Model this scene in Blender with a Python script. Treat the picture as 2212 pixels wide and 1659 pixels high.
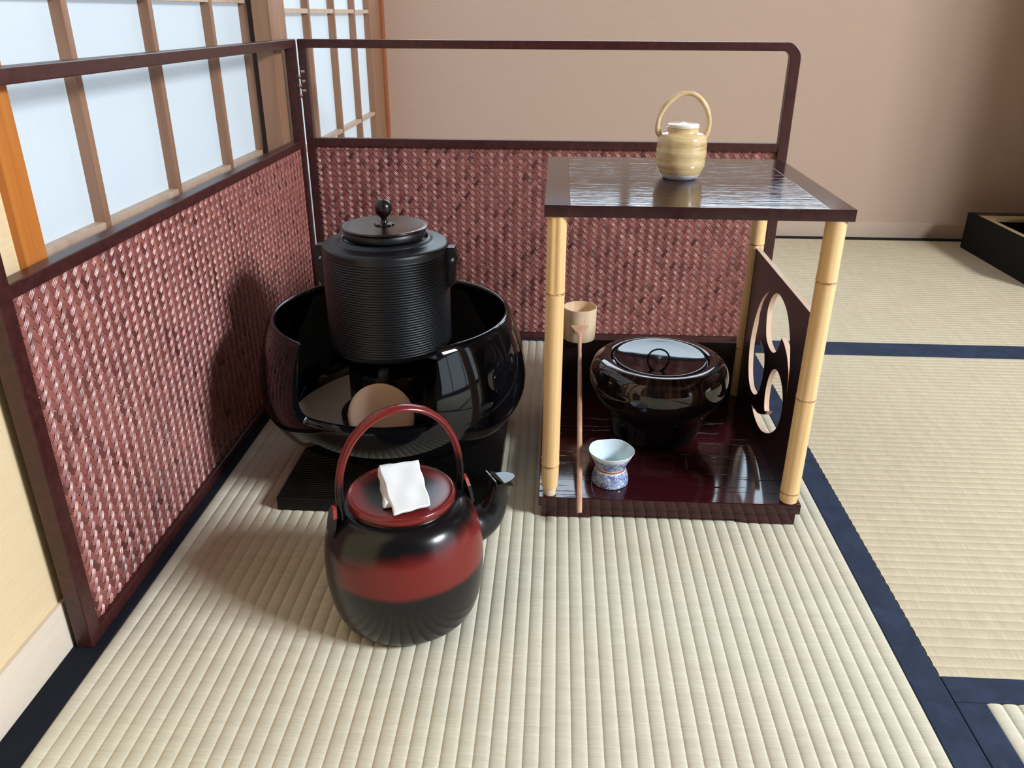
import bpy, bmesh, math, random
import numpy as np
from mathutils import Vector, Matrix

for _o in list(bpy.data.objects):
    bpy.data.objects.remove(_o)
S = bpy.context.scene
COL = S.collection
random.seed(7)
PI = math.pi


def lin(r, g, b):
    f = lambda c: ((c / 255) / 12.92 if c / 255 <= .04045 else ((c / 255 + .055) / 1.055) ** 2.4)
    return (f(r), f(g), f(b), 1)


# ------------------------------------------------------------------ camera
cd = bpy.data.cameras.new('camera')
cam = bpy.data.objects.new('camera', cd)
COL.objects.link(cam)
fw = Vector((-.04704519, .90726404, -.4179219))
rt = Vector((.99853875, .05385238, .00450294))
up = Vector((-.02659144, .41709937, .9084718))
cam.matrix_world = Matrix(((rt.x, up.x, -fw.x, .47744), (rt.y, up.y, -fw.y, -1.17704),
                           (rt.z, up.z, -fw.z, .63116), (0, 0, 0, 1)))
cd.sensor_width = 36
cd.lens = 1740.74 / 2212 * 36
cd.clip_start = .02
S.camera = cam

# ------------------------------------------------------------------ light
S.view_settings.view_transform = 'Standard'
S.view_settings.look = 'None'
S.view_settings.gamma = 1
S.view_settings.use_curve_mapping = False
S.view_settings.exposure = -0.12
try:
    S.cycles.use_denoising = True
    S.cycles.max_bounces = 8
    S.cycles.sample_clamp_indirect = 8
except Exception:
    pass
wd = bpy.data.worlds.new('daylight')
S.world = wd
wd.use_nodes = True
wd.node_tree.nodes['Background'].inputs[0].default_value = (.80, .90, 1, 1)
wd.node_tree.nodes['Background'].inputs[1].default_value = 1.0


def area(name, loc, target, sx, sy, power, col):
    l = bpy.data.lights.new(name, 'AREA')
    l.shape = 'RECTANGLE'
    l.size = sx
    l.size_y = sy
    l.energy = power
    l.color = col
    o = bpy.data.objects.new(name, l)
    COL.objects.link(o)
    o.location = loc
    o.rotation_euler = (Vector(target) - Vector(loc)).to_track_quat('-Z', 'Y').to_euler()
    return o


# daylight entering by the window openings of the room (each lies in its opening)
area('daylight_right_window', (3.04, -1.45, 1.78), (0.4, -.3, .2), .78, .50, 150, (.88, .95, 1))
area('daylight_back_window', (.70, 1.46, 1.12), (.70, 0, .75), 1.40, .62, 16, (.70, .86, 1))


# ------------------------------------------------------------------ material helpers
def mat(name, color=(.5, .5, .5, 1), rough=.5, metal=0, spec=.5, coat=0, coat_rough=.03):
    m = bpy.data.materials.new(name)
    m.use_nodes = True
    b = m.node_tree.nodes['Principled BSDF']
    b.inputs['Base Color'].default_value = color
    b.inputs['Roughness'].default_value = rough
    b.inputs['Metallic'].default_value = metal
    b.inputs['Specular IOR Level'].default_value = spec
    b.inputs['Coat Weight'].default_value = coat
    b.inputs['Coat Roughness'].default_value = coat_rough
    return m


class G:
    """small node-graph helper"""

    def __init__(s, m):
        s.m = m
        s.t = m.node_tree
        s.b = s.t.nodes['Principled BSDF']

    def n(s, kind, **kw):
        x = s.t.nodes.new(kind)
        for k, v in kw.items():
            setattr(x, k, v)
        return x

    def l(s, a, b):
        s.t.links.new(a, b)

    def coords(s, scale=(1, 1, 1), rot=(0, 0, 0), loc=(0, 0, 0)):
        tc = s.n('ShaderNodeTexCoord')
        mp = s.n('ShaderNodeMapping')
        mp.inputs['Scale'].default_value = scale
        mp.inputs['Rotation'].default_value = rot
        mp.inputs['Location'].default_value = loc
        s.l(tc.outputs['Object'], mp.inputs[0])
        return mp.outputs[0]

    def noise(s, vec, scale=5, detail=2, rough=.5, dist=0):
        x = s.n('ShaderNodeTexNoise')
        x.inputs['Scale'].default_value = scale
        x.inputs['Detail'].default_value = detail
        x.inputs['Roughness'].default_value = rough
        x.inputs['Distortion'].default_value = dist
        s.l(vec, x.inputs['Vector'])
        return x.outputs[0]

    def ramp(s, fac, stops, interp='LINEAR'):
        x = s.n('ShaderNodeValToRGB')
        x.color_ramp.interpolation = interp
        e = x.color_ramp.elements
        while len(e) < len(stops):
            e.new(.5)
        for i, (p, c) in enumerate(stops):
            e[i].position = p
            e[i].color = c if len(c) == 4 else (*c, 1)
        s.l(fac, x.inputs[0])
        return x.outputs[0]

    def mix(s, fac, a, b, mode='MIX'):
        x = s.n('ShaderNodeMix', data_type='RGBA', blend_type=mode)
        if hasattr(fac, 'links'):
            s.l(fac, x.inputs[0])
        else:
            x.inputs[0].default_value = fac
        for v, i in ((a, 6), (b, 7)):
            if hasattr(v, 'links'):
                s.l(v, x.inputs[i])
            else:
                x.inputs[i].default_value = v
        return x.outputs[2]

    def math(s, op, a, b=None, c=None):
        x = s.n('ShaderNodeMath', operation=op)
        for v, i in ((a, 0), (b, 1), (c, 2)):
            if v is None:
                continue
            if hasattr(v, 'links'):
                s.l(v, x.inputs[i])
            else:
                x.inputs[i].default_value = v
        return x.outputs[0]

    def remap(s, v, a, b, c=0, d=1, smooth=True):
        x = s.n('ShaderNodeMapRange')
        x.interpolation_type = 'SMOOTHSTEP' if smooth else 'LINEAR'
        s.l(v, x.inputs['Value'])
        for k, q in (('From Min', a), ('From Max', b), ('To Min', c), ('To Max', d)):
            x.inputs[k].default_value = q
        return x.outputs[0]

    def sep(s, v):
        x = s.n('ShaderNodeSeparateXYZ')
        s.l(v, x.inputs[0])
        return x.outputs

    def color(s, c):
        s.l(c, s.b.inputs['Base Color'])

    def rough(s, c):
        s.l(c, s.b.inputs['Roughness'])

    def bump(s, h, strength=.3, dist=.001):
        x = s.n('ShaderNodeBump')
        x.inputs['Strength'].default_value = strength
        x.inputs['Distance'].default_value = dist
        s.l(h, x.inputs['Height'])
        s.l(x.outputs[0], s.b.inputs['Normal'])
        if s.b.inputs['Coat Weight'].default_value > 0:
            s.l(x.outputs[0], s.b.inputs['Coat Normal'])


def wood(name, c1, c2, rough=.5, scale=(3, 60, 60), coat=0, bump=.15):
    m = mat(name, rough=rough, coat=coat)
    g = G(m)
    v = g.coords(scale)
    f = g.noise(v, 1, 4, .6, .4)
    g.color(g.ramp(f, [(.3, c1), (.7, c2)]))
    g.bump(f, bump, .0008)
    return m


# ------------------------------------------------------------------ mesh helpers
def mesh_obj(name, verts, faces, m, parent=None, smooth=False, angle=None, loc=None):
    """verts in world coordinates; stored relative to the parent (or loc)"""
    if parent is not None:
        base = parent.matrix_world.translation if parent.type != 'EMPTY' or True else 0
        base = Vector(parent.get('_w', (0, 0, 0)))
    else:
        base = Vector(loc) if loc else Vector((0, 0, 0))
    me = bpy.data.meshes.new(name)
    a = np.array([tuple(v) for v in verts], dtype=float) - np.array(base)
    me.from_pydata(a.tolist(), [], [tuple(f) for f in faces])
    me.validate()
    me.update()
    o = bpy.data.objects.new(name, me)
    COL.objects.link(o)
    mats = m if isinstance(m, (list, tuple)) else [m]
    for q in mats:
        me.materials.append(q)
    if smooth:
        me.shade_smooth()
        if angle:
            me.set_sharp_from_angle(angle=math.radians(angle))
    if parent is not None:
        o.parent = parent
        o['_w'] = tuple(base)
    else:
        o.location = base
        o['_w'] = tuple(base)
    return o


def fix_normals(o):
    bm = bmesh.new()
    bm.from_mesh(o.data)
    bmesh.ops.recalc_face_normals(bm, faces=bm.faces[:])
    bm.to_mesh(o.data)
    bm.free()
    return o


def thing(name, label, cat, loc, group=None, kind=None):
    o = bpy.data.objects.new(name, None)
    o.empty_display_size = .03
    COL.objects.link(o)
    o.location = loc
    o['_w'] = tuple(loc)
    tag(o, label, cat, group, kind)
    return o


def tag(o, label=None, cat=None, group=None, kind=None):
    if label:
        o['label'] = label
    if cat:
        o['category'] = cat
    if group:
        o['group'] = group
    if kind:
        o['kind'] = kind
    return o


class MB:
    def __init__(s):
        s.v = []
        s.f = []

    def add(s, v, f):
        n = len(s.v)
        s.v += [tuple(q) for q in v]
        s.f += [tuple(i + n for i in q) for q in f]
        return s

    def box(s, x0, x1, y0, y1, z0, z1, b=0):
        if b <= 0:
            v = [(x, y, z) for x in (x0, x1) for y in (y0, y1) for z in (z0, z1)]
            f = [(0, 1, 3, 2), (4, 6, 7, 5), (0, 4, 5, 1), (2, 3, 7, 6), (0, 2, 6, 4), (1, 5, 7, 3)]
            return s.add(v, f)
        bm = bmesh.new()
        bmesh.ops.create_cube(bm, size=1)
        for q in bm.verts:
            q.co = Vector((x0 + (q.co.x + .5) * (x1 - x0), y0 + (q.co.y + .5) * (y1 - y0), z0 + (q.co.z + .5) * (z1 - z0)))
        bmesh.ops.bevel(bm, geom=bm.edges[:], offset=b, segments=2, profile=.6, affect='EDGES')
        bm.verts.index_update()
        v = [tuple(q.co) for q in bm.verts]
        f = [[q.index for q in p.verts] for p in bm.faces]
        bm.free()
        return s.add(v, f)

    def prism(s, poly, axis, a, b):
        """poly 2D list extruded along axis from a to b; (u,v) map to the other axes in order"""
        n = len(poly)

        def P(u, w, t):
            return {0: (t, u, w), 1: (u, t, w), 2: (u, w, t)}[axis]
        v = [P(u, w, a) for u, w in poly] + [P(u, w, b) for u, w in poly]
        f = [tuple(range(n))[::-1], tuple(range(n, 2 * n))] + [(i, (i + 1) % n, n + (i + 1) % n, n + i) for i in range(n)]
        return s.add(v, f)

    def lathe(s, prof, c=(0, 0), seg=96, a0=0, rfun=None, close=False):
        k = len(prof)
        v = []
        for i in range(seg):
            t = a0 + 2 * PI * i / seg
            for (r, z) in prof:
                rr = rfun(r, z, t) if rfun else r
                if isinstance(rr, tuple):
                    rr, z = rr
                v.append((c[0] + rr * math.cos(t), c[1] + rr * math.sin(t), z))
        f = []
        for i in range(seg):
            j = (i + 1) % seg
            for q in range(k - 1 + (1 if close else 0)):
                q2 = (q + 1) % k
                f.append((i * k + q, j * k + q, j * k + q2, i * k + q2))
        return s.add(v, f)

    def tube(s, pts, rad, seg=14, ref=(0, 0, 1), ell=None, caps=True):
        pts = [Vector(q) for q in pts]
        n = len(pts)
        rad = rad if hasattr(rad, '__len__') else [rad] * n
        v = []
        prev = None
        for i in range(n):
            d = (pts[min(i + 1, n - 1)] - pts[max(i - 1, 0)]).normalized()
            if prev is None:
                r = Vector(ref)
                a = (r - d * r.dot(d)).normalized()
            else:
                a = (prev - d * prev.dot(d)).normalized()
            prev = a
            bb = d.cross(a)
            ea, eb = (1, 1) if ell is None else (ell if not callable(ell) else ell(i / (n - 1)))
            for q in range(seg):
                t = 2 * PI * q / seg
                v.append(pts[i] + a * (math.cos(t) * rad[i] * ea) + bb * (math.sin(t) * rad[i] * eb))
        f = [(i * seg + q, i * seg + (q + 1) % seg, (i + 1) * seg + (q + 1) % seg, (i + 1) * seg + q)
             for i in range(n - 1) for q in range(seg)]
        if caps:
            f += [tuple(range(seg))[::-1], tuple(range((n - 1) * seg, n * seg))]
        return s.add(v, f)

    def obj(s, name, m, parent=None, smooth=False, angle=35, loc=None):
        return fix_normals(mesh_obj(name, s.v, s.f, m, parent, smooth, angle, loc))


def spline(pts, n=8, closed=False):
    P = [np.array(q, float) for q in pts]
    k = len(P)
    out = []
    for i in range(k if closed else k - 1):
        g = (lambda j: P[j % k]) if closed else (lambda j: P[min(max(j, 0), k - 1)])
        a, b, c, d = g(i - 1), g(i), g(i + 1), g(i + 2)
        for q in range(n):
            t = q / n
            out.append(tuple(.5 * (2 * b + (c - a) * t + (2 * a - 5 * b + 4 * c - d) * t * t + (3 * b - a - 3 * c + d) * t ** 3)))
    if not closed:
        out.append(tuple(P[-1]))
    return out


def apply_mods(o):
    dg = bpy.context.evaluated_depsgraph_get()
    dg.update()
    me = bpy.data.meshes.new_from_object(o.evaluated_get(dg))
    old = o.data
    o.modifiers.clear()
    o.data = me
    me.name = o.name


# ------------------------------------------------------------------ materials
M = {}


def tatami(name, c1, c2, along):
    m = mat(name, rough=.62, spec=.35)
    g = G(m)
    # rush stems run across the ridges
    sc = (35, 620, 1) if along == 'y' else (620, 35, 1)
    v = g.coords(sc)
    f = g.noise(v, 1, 2, .6)
    sc2 = (9, 70, 1) if along == 'y' else (70, 9, 1)
    f2 = g.noise(g.coords(sc2), 1, 2, .5)
    c = g.ramp(f, [(.25, c1), (.7, c2)])
    c = g.mix(g.remap(f2, .3, .75, 0, .28), c, tuple(q * .82 for q in c1[:3]) + (1,))
    g.color(c)
    g.bump(g.math('ADD', f, g.math('MULTIPLY', f2, .8)), .35, .0007)
    return m


M['tatami_new'] = tatami('tatami_fresh_rush', lin(205, 199, 178), lin(223, 217, 198), 'y')
M['tatami_old'] = tatami('tatami_tan_rush', lin(197, 182, 154), lin(214, 201, 174), 'x')


def cloth(name, c1, c2):
    m = mat(name, rough=.85, spec=.25)
    g = G(m)
    v = g.coords((1, 1, 1))
    f = g.noise(v, 900, 2, .6)
    f2 = g.noise(v, 40, 3, .6)
    g.color(g.mix(g.remap(f2, .35, .7), g.ramp(f, [(.3, c1), (.75, c2)]), c2))
    g.bump(f, .4, .0004)
    return m


M['navy'] = cloth('navy_border_cloth', lin(35, 44, 62), lin(50, 61, 84))
M['black_cloth'] = cloth('black_border_cloth', lin(14, 18, 28), lin(20, 25, 36))


def wallpaper(name, c1, c2):
    m = mat(name, rough=.85, spec=.2)
    g = G(m)
    f = g.noise(g.coords((14, 14, 480)), 1, 2, .6)
    f2 = g.noise(g.coords((1, 1, 1)), 260, 2, .6)
    g.color(g.ramp(g.math('ADD', g.math('MULTIPLY', f, .6), g.math('MULTIPLY', f2, .4)), [(.3, c1), (.7, c2)]))
    g.bump(f, .1, .0004)
    return m


M['wall'] = wallpaper('beige_wallpaper', lin(190, 163, 145), lin(198, 171, 153))
M['wall_left'] = wallpaper('cream_wallpaper', lin(222, 196, 156), lin(230, 206, 168))
M['wall_dark'] = wallpaper('brown_earth_plaster', lin(128, 100, 76), lin(140, 112, 88))
M['wall_rear'] = wallpaper('dark_earth_plaster', lin(64, 50, 40), lin(74, 58, 46))
M['wainscot'] = wallpaper('pale_paper_wainscot', lin(222, 204, 184), lin(230, 214, 196))
M['base_back'] = wallpaper('beige_baseboard', lin(196, 172, 152), lin(206, 184, 164))
M['ceiling'] = wallpaper('pale_ceiling_board', lin(92, 72, 54), lin(108, 86, 66))
M['floor'] = mat('subfloor_wood', lin(90, 70, 50), .8)
M['shoji_wood'] = wood('shoji_cedar', lin(138, 98, 74), lin(160, 120, 94), .5, (60, 60, 3))
M['shoji_light'] = wood('shoji_pale_cedar', lin(186, 156, 134), lin(204, 176, 154), .5, (60, 60, 3))
M['jamb'] = wood('orange_cedar_post', lin(176, 100, 38), lin(200, 124, 52), .4, (120, 120, 3))
M['corner_post'] = wood('red_cedar_post', lin(150, 84, 48), lin(172, 100, 60), .5, (90, 90, 3))


def paper(name, emit):
    m = mat(name, (.42, .45, .47, 1), .9, spec=.1)
    g = G(m)
    f = g.noise(g.coords((1, 18, 5)), 6, 5, .7, 1.2)
    f2 = g.noise(g.coords((1, 3, 3)), 3, 2, .5)
    c = g.mix(f2, (.60, .76, .92, 1), (.70, .82, .92, 1))
    g.l(g.mix(g.remap(f, .45, .8, 0, .35), c, (.86, .95, 1, 1)), g.b.inputs['Emission Color'])
    g.b.inputs['Emission Strength'].default_value = emit
    return m


M['paper'] = paper('daylit_shoji_paper', .46)
M['paper_dim'] = paper('dim_daylit_shoji_paper', 2.4)


def lacquer_wood(name, c, rough=.3, grain=(4, 300, 300), bump=.5, coat=.0, dist=.0006, pores=False):
    m = mat(name, c, rough, spec=.5, coat=coat)
    g = G(m)
    f = g.noise(g.coords(grain), 1, 3, .65, .3)
    c2 = tuple(min(1, q * 1.6) for q in c[:3]) + (1,)
    g.color(g.mix(g.remap(f, .35, .7), c, c2))
    if pores:
        f = g.remap(f, .30, .42)
    g.bump(f, bump, dist)
    return m


M['frame'] = lacquer_wood('dark_red_brown_frame', lin(56, 25, 23), .33, (90, 90, 90), .12)
M['shelf_frame'] = lacquer_wood('brown_lacquer_frame', lin(46, 20, 22), .09, (60, 60, 60), .02)
M['shelf_grain'] = lacquer_wood('brown_lacquer_open_grain', lin(42, 18, 20), .09, (11, 120, 120), 1.0, dist=.00042)
M['base_lacquer'] = lacquer_wood('dark_red_lacquer_open_grain', lin(46, 13, 17), .08, (7, 150, 150), .55, dist=.0005, pores=True)
M['panel_lacquer'] = mat('dark_brown_lacquer_panel', lin(34, 18, 18), .35)
M['cut_wood'] = wood('pale_cut_wood', lin(226, 190, 164), lin(238, 206, 182), .6, (40, 40, 40))
M['black_gloss'] = mat('black_gloss_lacquer', (.003, .003, .004, 1), .045, spec=.42)
M['black_soft'] = mat('black_satin_lacquer', (.006, .006, .007, 1), .3)
M['board'] = mat('black_ribbed_board', (.004, .004, .004, 1), .35, spec=.22)
M['dark_inside'] = mat('matt_black_iron', (.008, .008, .009, 1), .5)


def iron(name):
    m = mat(name, lin(24, 26, 32), .34, spec=.5)
    g = G(m)
    f = g.noise(g.coords((1, 1, 1)), 900, 3, .6)
    g.bump(f, .35, .0006)
    g.color(g.ramp(f, [(.3, lin(12, 14, 18)), (.8, lin(26, 29, 37))]))
    return m


M['iron'] = iron('blue_black_cast_iron')
M['lid_metal'] = mat('brown_bronze_lid', lin(66, 46, 42), .22, metal=.8)
M['knob_metal'] = mat('dark_bronze_knob', lin(58, 52, 52), .25, metal=.8)
M['ash'] = wood('pale_ash', lin(208, 196, 184), lin(220, 208, 196), .95, (60, 60, 60))
M['tile'] = mat('unglazed_pale_clay', lin(226, 194, 172), .8, spec=.2)


def bamboo():
    m = mat('dry_yellow_bamboo', rough=.32, spec=.45)
    g = G(m)
    f = g.noise(g.coords((160, 160, 3)), 1, 3, .6)
    f2 = g.noise(g.coords((30, 30, 14)), 1, 3, .6)
    c = g.ramp(f, [(.3, lin(224, 178, 120)), (.7, lin(240, 205, 154))])
    c = g.mix(g.remap(f2, .55, .8, 0, .5), c, lin(206, 146, 84))
    at = g.n('ShaderNodeAttribute', attribute_name='node')
    c = g.mix(at.outputs['Fac'], c, lin(128, 76, 40))
    g.color(c)
    return m


M['bamboo'] = bamboo()
M['peg'] = mat('pale_tenon_wood', lin(228, 200, 168), .6)
M['ladle_cup'] = wood('pale_bamboo_cup', lin(222, 186, 148), lin(240, 214, 182), .5, (140, 140, 6))
M['ladle_handle'] = wood('tan_bamboo_handle', lin(190, 142, 114), lin(214, 170, 142), .42, (200, 6, 200))


def kettle_lacquer(name, body):
    m = mat(name, rough=.16 if body == 'lid' else .22, spec=.5 if body == 'lid' else .4)
    g = G(m)
    v = g.coords()
    x, y, z = g.sep(v)
    nz = g.noise(v, 22, 2, .5)
    if body == 'body':
        zz = g.math('ADD', z, g.math('MULTIPLY', g.math('SUBTRACT', nz, .5), .018))
        lo = g.remap(g.math('ADD', z, g.math('MULTIPLY', g.math('SUBTRACT', nz, .5), .004)), .0745, .0835)
        hi = g.remap(g.math('SUBTRACT', zz, g.math('MULTIPLY', x, .12)), .128, .108)
        side = g.remap(g.math('ADD', x, g.math('MULTIPLY', g.math('SUBTRACT', nz, .5), .04)), -.078, -.036)
        f = g.math('MULTIPLY', g.math('MULTIPLY', lo, hi), side)
    elif body == 'lid':
        r = g.math('SQRT', g.math('ADD', g.math('MULTIPLY', x, x), g.math('MULTIPLY', y, y)))
        f = g.remap(g.math('ADD', r, g.math('MULTIPLY', g.math('SUBTRACT', nz, .5), .022)), .032, .054)
    else:
        f = g.remap(g.math('ADD', z, g.math('MULTIPLY', g.math('SUBTRACT', nz, .5), .02)), .178, .20)
    g.color(g.mix(f, (.006, .006, .007, 1), lin(114, 34, 32)))
    return m


M['kettle_body'] = kettle_lacquer('black_lacquer_red_band', 'body')
M['kettle_lid'] = kettle_lacquer('red_lacquer_black_centre', 'lid')
M['kettle_handle'] = kettle_lacquer('red_lacquer_black_ends', 'handle')
M['red_edge'] = mat('worn_red_lacquer', lin(150, 48, 42), .3)
M['white_cloth'] = mat('white_linen', lin(240, 243, 246), .9, spec=.1)


def jar_glaze():
    m = mat('brown_black_streaked_glaze', rough=.045, spec=.6)
    g = G(m)
    tc = g.n('ShaderNodeTexCoord')
    x, y, z = g.sep(tc.outputs['Object'])
    ang = g.math('ARCTAN2', y, x)
    cb = g.n('ShaderNodeCombineXYZ')
    g.l(g.math('MULTIPLY', ang, 5), cb.inputs[0])
    g.l(g.math('MULTIPLY', z, 10), cb.inputs[1])
    f = g.noise(cb.outputs[0], 2.4, 4, .6)
    zz = g.remap(z, .075, .115)
    g.color(g.mix(g.math('MULTIPLY', g.remap(f, .4, .7), zz), (.006, .005, .006, 1), lin(70, 45, 32)))
    return m


M['jar'] = jar_glaze()


def pot_glaze():
    m = mat('ochre_streaked_glaze', rough=.14, spec=.55, coat=.3)
    g = G(m)
    v = g.coords((10, 10, 160))
    f = g.noise(v, 1, 3, .6, .8)
    f2 = g.noise(g.coords((1, 1, 1)), 30, 3, .6)
    c = g.ramp(f, [(.22, lin(172, 134, 84)), (.5, lin(216, 188, 140)), (.75, lin(230, 210, 170))])
    c = g.mix(g.remap(f2, .5, .75, 0, .4), c, lin(196, 150, 86))
    z = g.sep(g.coords())[2]
    zz = g.math('ADD', z, g.math('MULTIPLY', g.math('SUBTRACT', f2, .5), .004))
    g.color(g.mix(g.remap(zz, .007, .009), lin(226, 224, 222), c))
    return m


M['pot'] = pot_glaze()
M['pot_lid'] = mat('white_glaze', lin(236, 228, 214), .12, coat=.3)
M['pot_handle'] = wood('ochre_glazed_handle', lin(204, 172, 122), lin(226, 202, 160), .2, (60, 60, 60))


def porcelain():
    m = mat('blue_white_porcelain', rough=.1, spec=.5, coat=.3)
    g = G(m)
    tc = g.n('ShaderNodeTexCoord')
    x, y, z = g.sep(tc.outputs['Object'])
    ang = g.math('ARCTAN2', y, x)
    cb = g.n('ShaderNodeCombineXYZ')
    g.l(ang, cb.inputs[0])
    g.l(g.math('MULTIPLY', z, 42), cb.inputs[1])
    wv = g.n('ShaderNodeTexNoise')
    wv.inputs['Scale'].default_value = 5
    g.l(cb.outputs[0], wv.inputs['Vector'])
    ad = g.n('ShaderNodeVectorMath', operation='MULTIPLY_ADD')
    g.l(wv.outputs[1], ad.inputs[0])
    ad.inputs[1].default_value = (.9, .5, 0)
    g.l(cb.outputs[0], ad.inputs[2])
    mp = g.n('ShaderNodeMapping')
    mp.inputs['Scale'].default_value = (9, 3.2, 1)
    g.l(ad.outputs[0], mp.inputs[0])
    vo = g.n('ShaderNodeTexVoronoi', feature='DISTANCE_TO_EDGE')
    vo.inputs['Scale'].default_value = 1.3
    g.l(mp.outputs[0], vo.inputs['Vector'])
    line = g.remap(vo.outputs[0], .03, .17, 1, 0)
    wash = g.noise(cb.outputs[0], 2.5, 2, .5)
    c = g.mix(g.remap(wash, .4, .65, 0, .75), lin(220, 228, 240), lin(140, 168, 222))
    c = g.mix(g.math('MULTIPLY', line, .95), c, lin(38, 62, 130))
    top = g.remap(z, .040, .046)
    c = g.mix(top, c, lin(232, 238, 244))
    band = g.math('MULTIPLY', g.remap(z, .0222, .0227), g.remap(z, .0252, .0247))
    c = g.mix(g.math('MULTIPLY', g.remap(z, .0205, .0215), g.remap(z, .0272, .0262)), c, lin(232, 232, 236))
    c = g.mix(band, c, lin(166, 100, 74))
    g.color(c)
    return m


M['porcelain'] = porcelain()
M['porcelain_in'] = mat('pale_porcelain_inside', lin(214, 232, 240), .12, coat=.3)
M['bras_pink'] = mat('pinkish_cord', lin(190, 150, 140), .7)


def weave():
    m = mat('glossy_red_brown_bamboo_weave', rough=.28, spec=.75, coat=.0)
    g = G(m)
    at = g.n('ShaderNodeAttribute', attribute_name='tone')
    f = g.noise(g.coords((1, 1, 1)), 160, 3, .6)
    t = g.math('ADD', g.math('MULTIPLY', at.outputs['Fac'], .75), g.math('MULTIPLY', f, .25))
    g.color(g.ramp(t, [(.08, lin(74, 36, 34)), (.45, lin(150, 87, 81)), (.85, lin(172, 110, 98)), (1, lin(190, 124, 84))]))
    return m


M['weave'] = weave()
M['box_inner'] = wood('pale_wood_tray', lin(176, 148, 106), lin(196, 170, 128), .6, (20, 20, 20))
M['box_rim'] = mat('glossy_dark_rim', lin(40, 30, 34), .18)
M['box_black'] = mat('matt_black_lacquer_box', (.006, .006, .007, 1), .6, spec=.12)

# ------------------------------------------------------------------ setting
FAR = 1.365
WX = -.048
MB().box(-.3, 3.2, -3.3, 1.6, -.12, -.062).obj('floor', M['floor'])['kind'] = 'structure'
MB().box(-.3, 3.2, -3.3, 1.6, 2.3, 2.36).obj('ceiling', M['ceiling'])['kind'] = 'structure'
# left wall around the shoji opening
w = MB()
w.box(-.14, -.041, -1.15, -.432, -.06, 2.3)
w.box(-.14, WX, -.432, FAR, 1.72, 2.3)
w.box(-.14, WX, -.432, FAR, -.06, .09)
w.obj('wall_left', M['wall_left'])['kind'] = 'structure'
MB().box(WX, -.036, -3.2, -.45, -.06, .058).obj('baseboard_left', M['wainscot'])['kind'] = 'structure'
MB().box(-.14, -.041, -3.2, -1.15, -.06, 2.3).obj('wall_left', M['wall_rear'])['kind'] = 'structure'  # unseen rear stretch, made dark to dim reflections in the kettle
# back wall with a high window
w = MB()
w.box(-.14, 3.1, FAR, FAR + .1, -.06, .795)
w.box(-.14, 3.1, FAR, FAR + .1, 1.44, 2.3)
w.box(-.14, .0, FAR, FAR + .1, .795, 1.44)
w.box(1.40, 3.1, FAR, FAR + .1, .795, 1.44)
w.obj('wall_back', M['wall'])['kind'] = 'structure'
MB().box(WX, 3.0, FAR - .003, FAR, -.06, .049).obj('baseboard_back', M['base_back'])['kind'] = 'structure'
# right wall with a raised window over shoji doors, plain rear wall
w = MB()
w.box(3.0, 3.08, -.35, 1.5, -.06, 1.35)
w.box(3.0, 3.08, -3.2, -2.6, -.06, 1.35)
w.box(3.0, 3.08, -2.6, -.35, -.06, .03)
w.box(3.0, 3.08, -2.6, -.35, 1.28, 1.35)
w.box(3.0, 3.08, -3.2, 1.5, 2.2, 2.3)
w.box(3.0, 3.08, -3.2, -2.0, 1.35, 2.2)
w.box(3.0, 3.08, -.9, 1.5, 1.35, 2.2)
w.obj('wall_right', M['wall_dark'])['kind'] = 'structure'
w = MB()
w.box(-.14, 3.1, -3.3, -3.2, -.06, 2.3)
w.obj('wall_rear', M['wall_rear'])['kind'] = 'structure'


def shoji(name, y0, y1, xf, muntins, kumiko, stileL, stileR, z0=.10, z1=1.70, dp=.030):
    """one sliding shoji screen in the left wall; xf = room-side face"""
    t = thing(name, None, None, (xf, y0, z0), kind='structure')
    d = .016
    MB().box(xf - d - .002, xf - d, y0 + .012, y1 - .012, z0 + .012, z1 - .012).obj('shoji_paper', M['paper'], t)
    MB().box(xf - dp, xf, y0, y0 + stileL, z0, z1, .0004).obj('stile', M['shoji_wood'], t)
    MB().box(xf - .030, xf, y1 - stileR, y1, z0, z1, .001).obj('stile', M['shoji_wood'], t)
    MB().box(xf - .030, xf - .0005, y0 + stileL, y1 - stileR, z0, z0 + .05, .001).obj('rail', M['shoji_wood'], t)
    MB().box(xf - .030, xf - .0005, y0 + stileL, y1 - stileR, z1 - .04, z1, .001).obj('rail', M['shoji_wood'], t)
    for y in muntins:
        MB().box(xf - d, xf - .001, y - .0062, y + .0062, z0 + .05, z1 - .04, .0006).obj('muntin', M['shoji_wood'], t)
    for z in kumiko:
        MB().box(xf - d, xf - .0015, y0 + stileL, y1 - stileR, z - .009, z, .0006).obj('muntin', M['shoji_light'], t)
    return t


KZ = [.130, .392, .654, .916, 1.177, 1.438]
shoji('window_1', -.412, .4665, -.080, [-.2016, .0092, .2198], KZ, .03, .0865)
shoji('window_2', .369, 1.335, -.037, [.624, .828, 1.029], [z - .016 for z in KZ], .0895, .14, dp=.031)
MB().box(WX - .06, -.033, -.444, -.409, -.06, 1.75, .001).obj('trim_1', M['jamb'])['kind'] = 'structure'
MB().box(WX - .06, -.030, 1.336, FAR - .001, -.06, 1.9, .001).obj('trim_2', M['corner_post'])['kind'] = 'structure'
MB().box(-.14, -.034, -.408, 1.335, .052, .099, .001).obj('trim_3', M['shoji_wood'])['kind'] = 'structure'
MB().box(-.14, -.034, -.408, 1.335, 1.701, 1.75, .001).obj('trim_4', M['shoji_wood'])['kind'] = 'structure'


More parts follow.
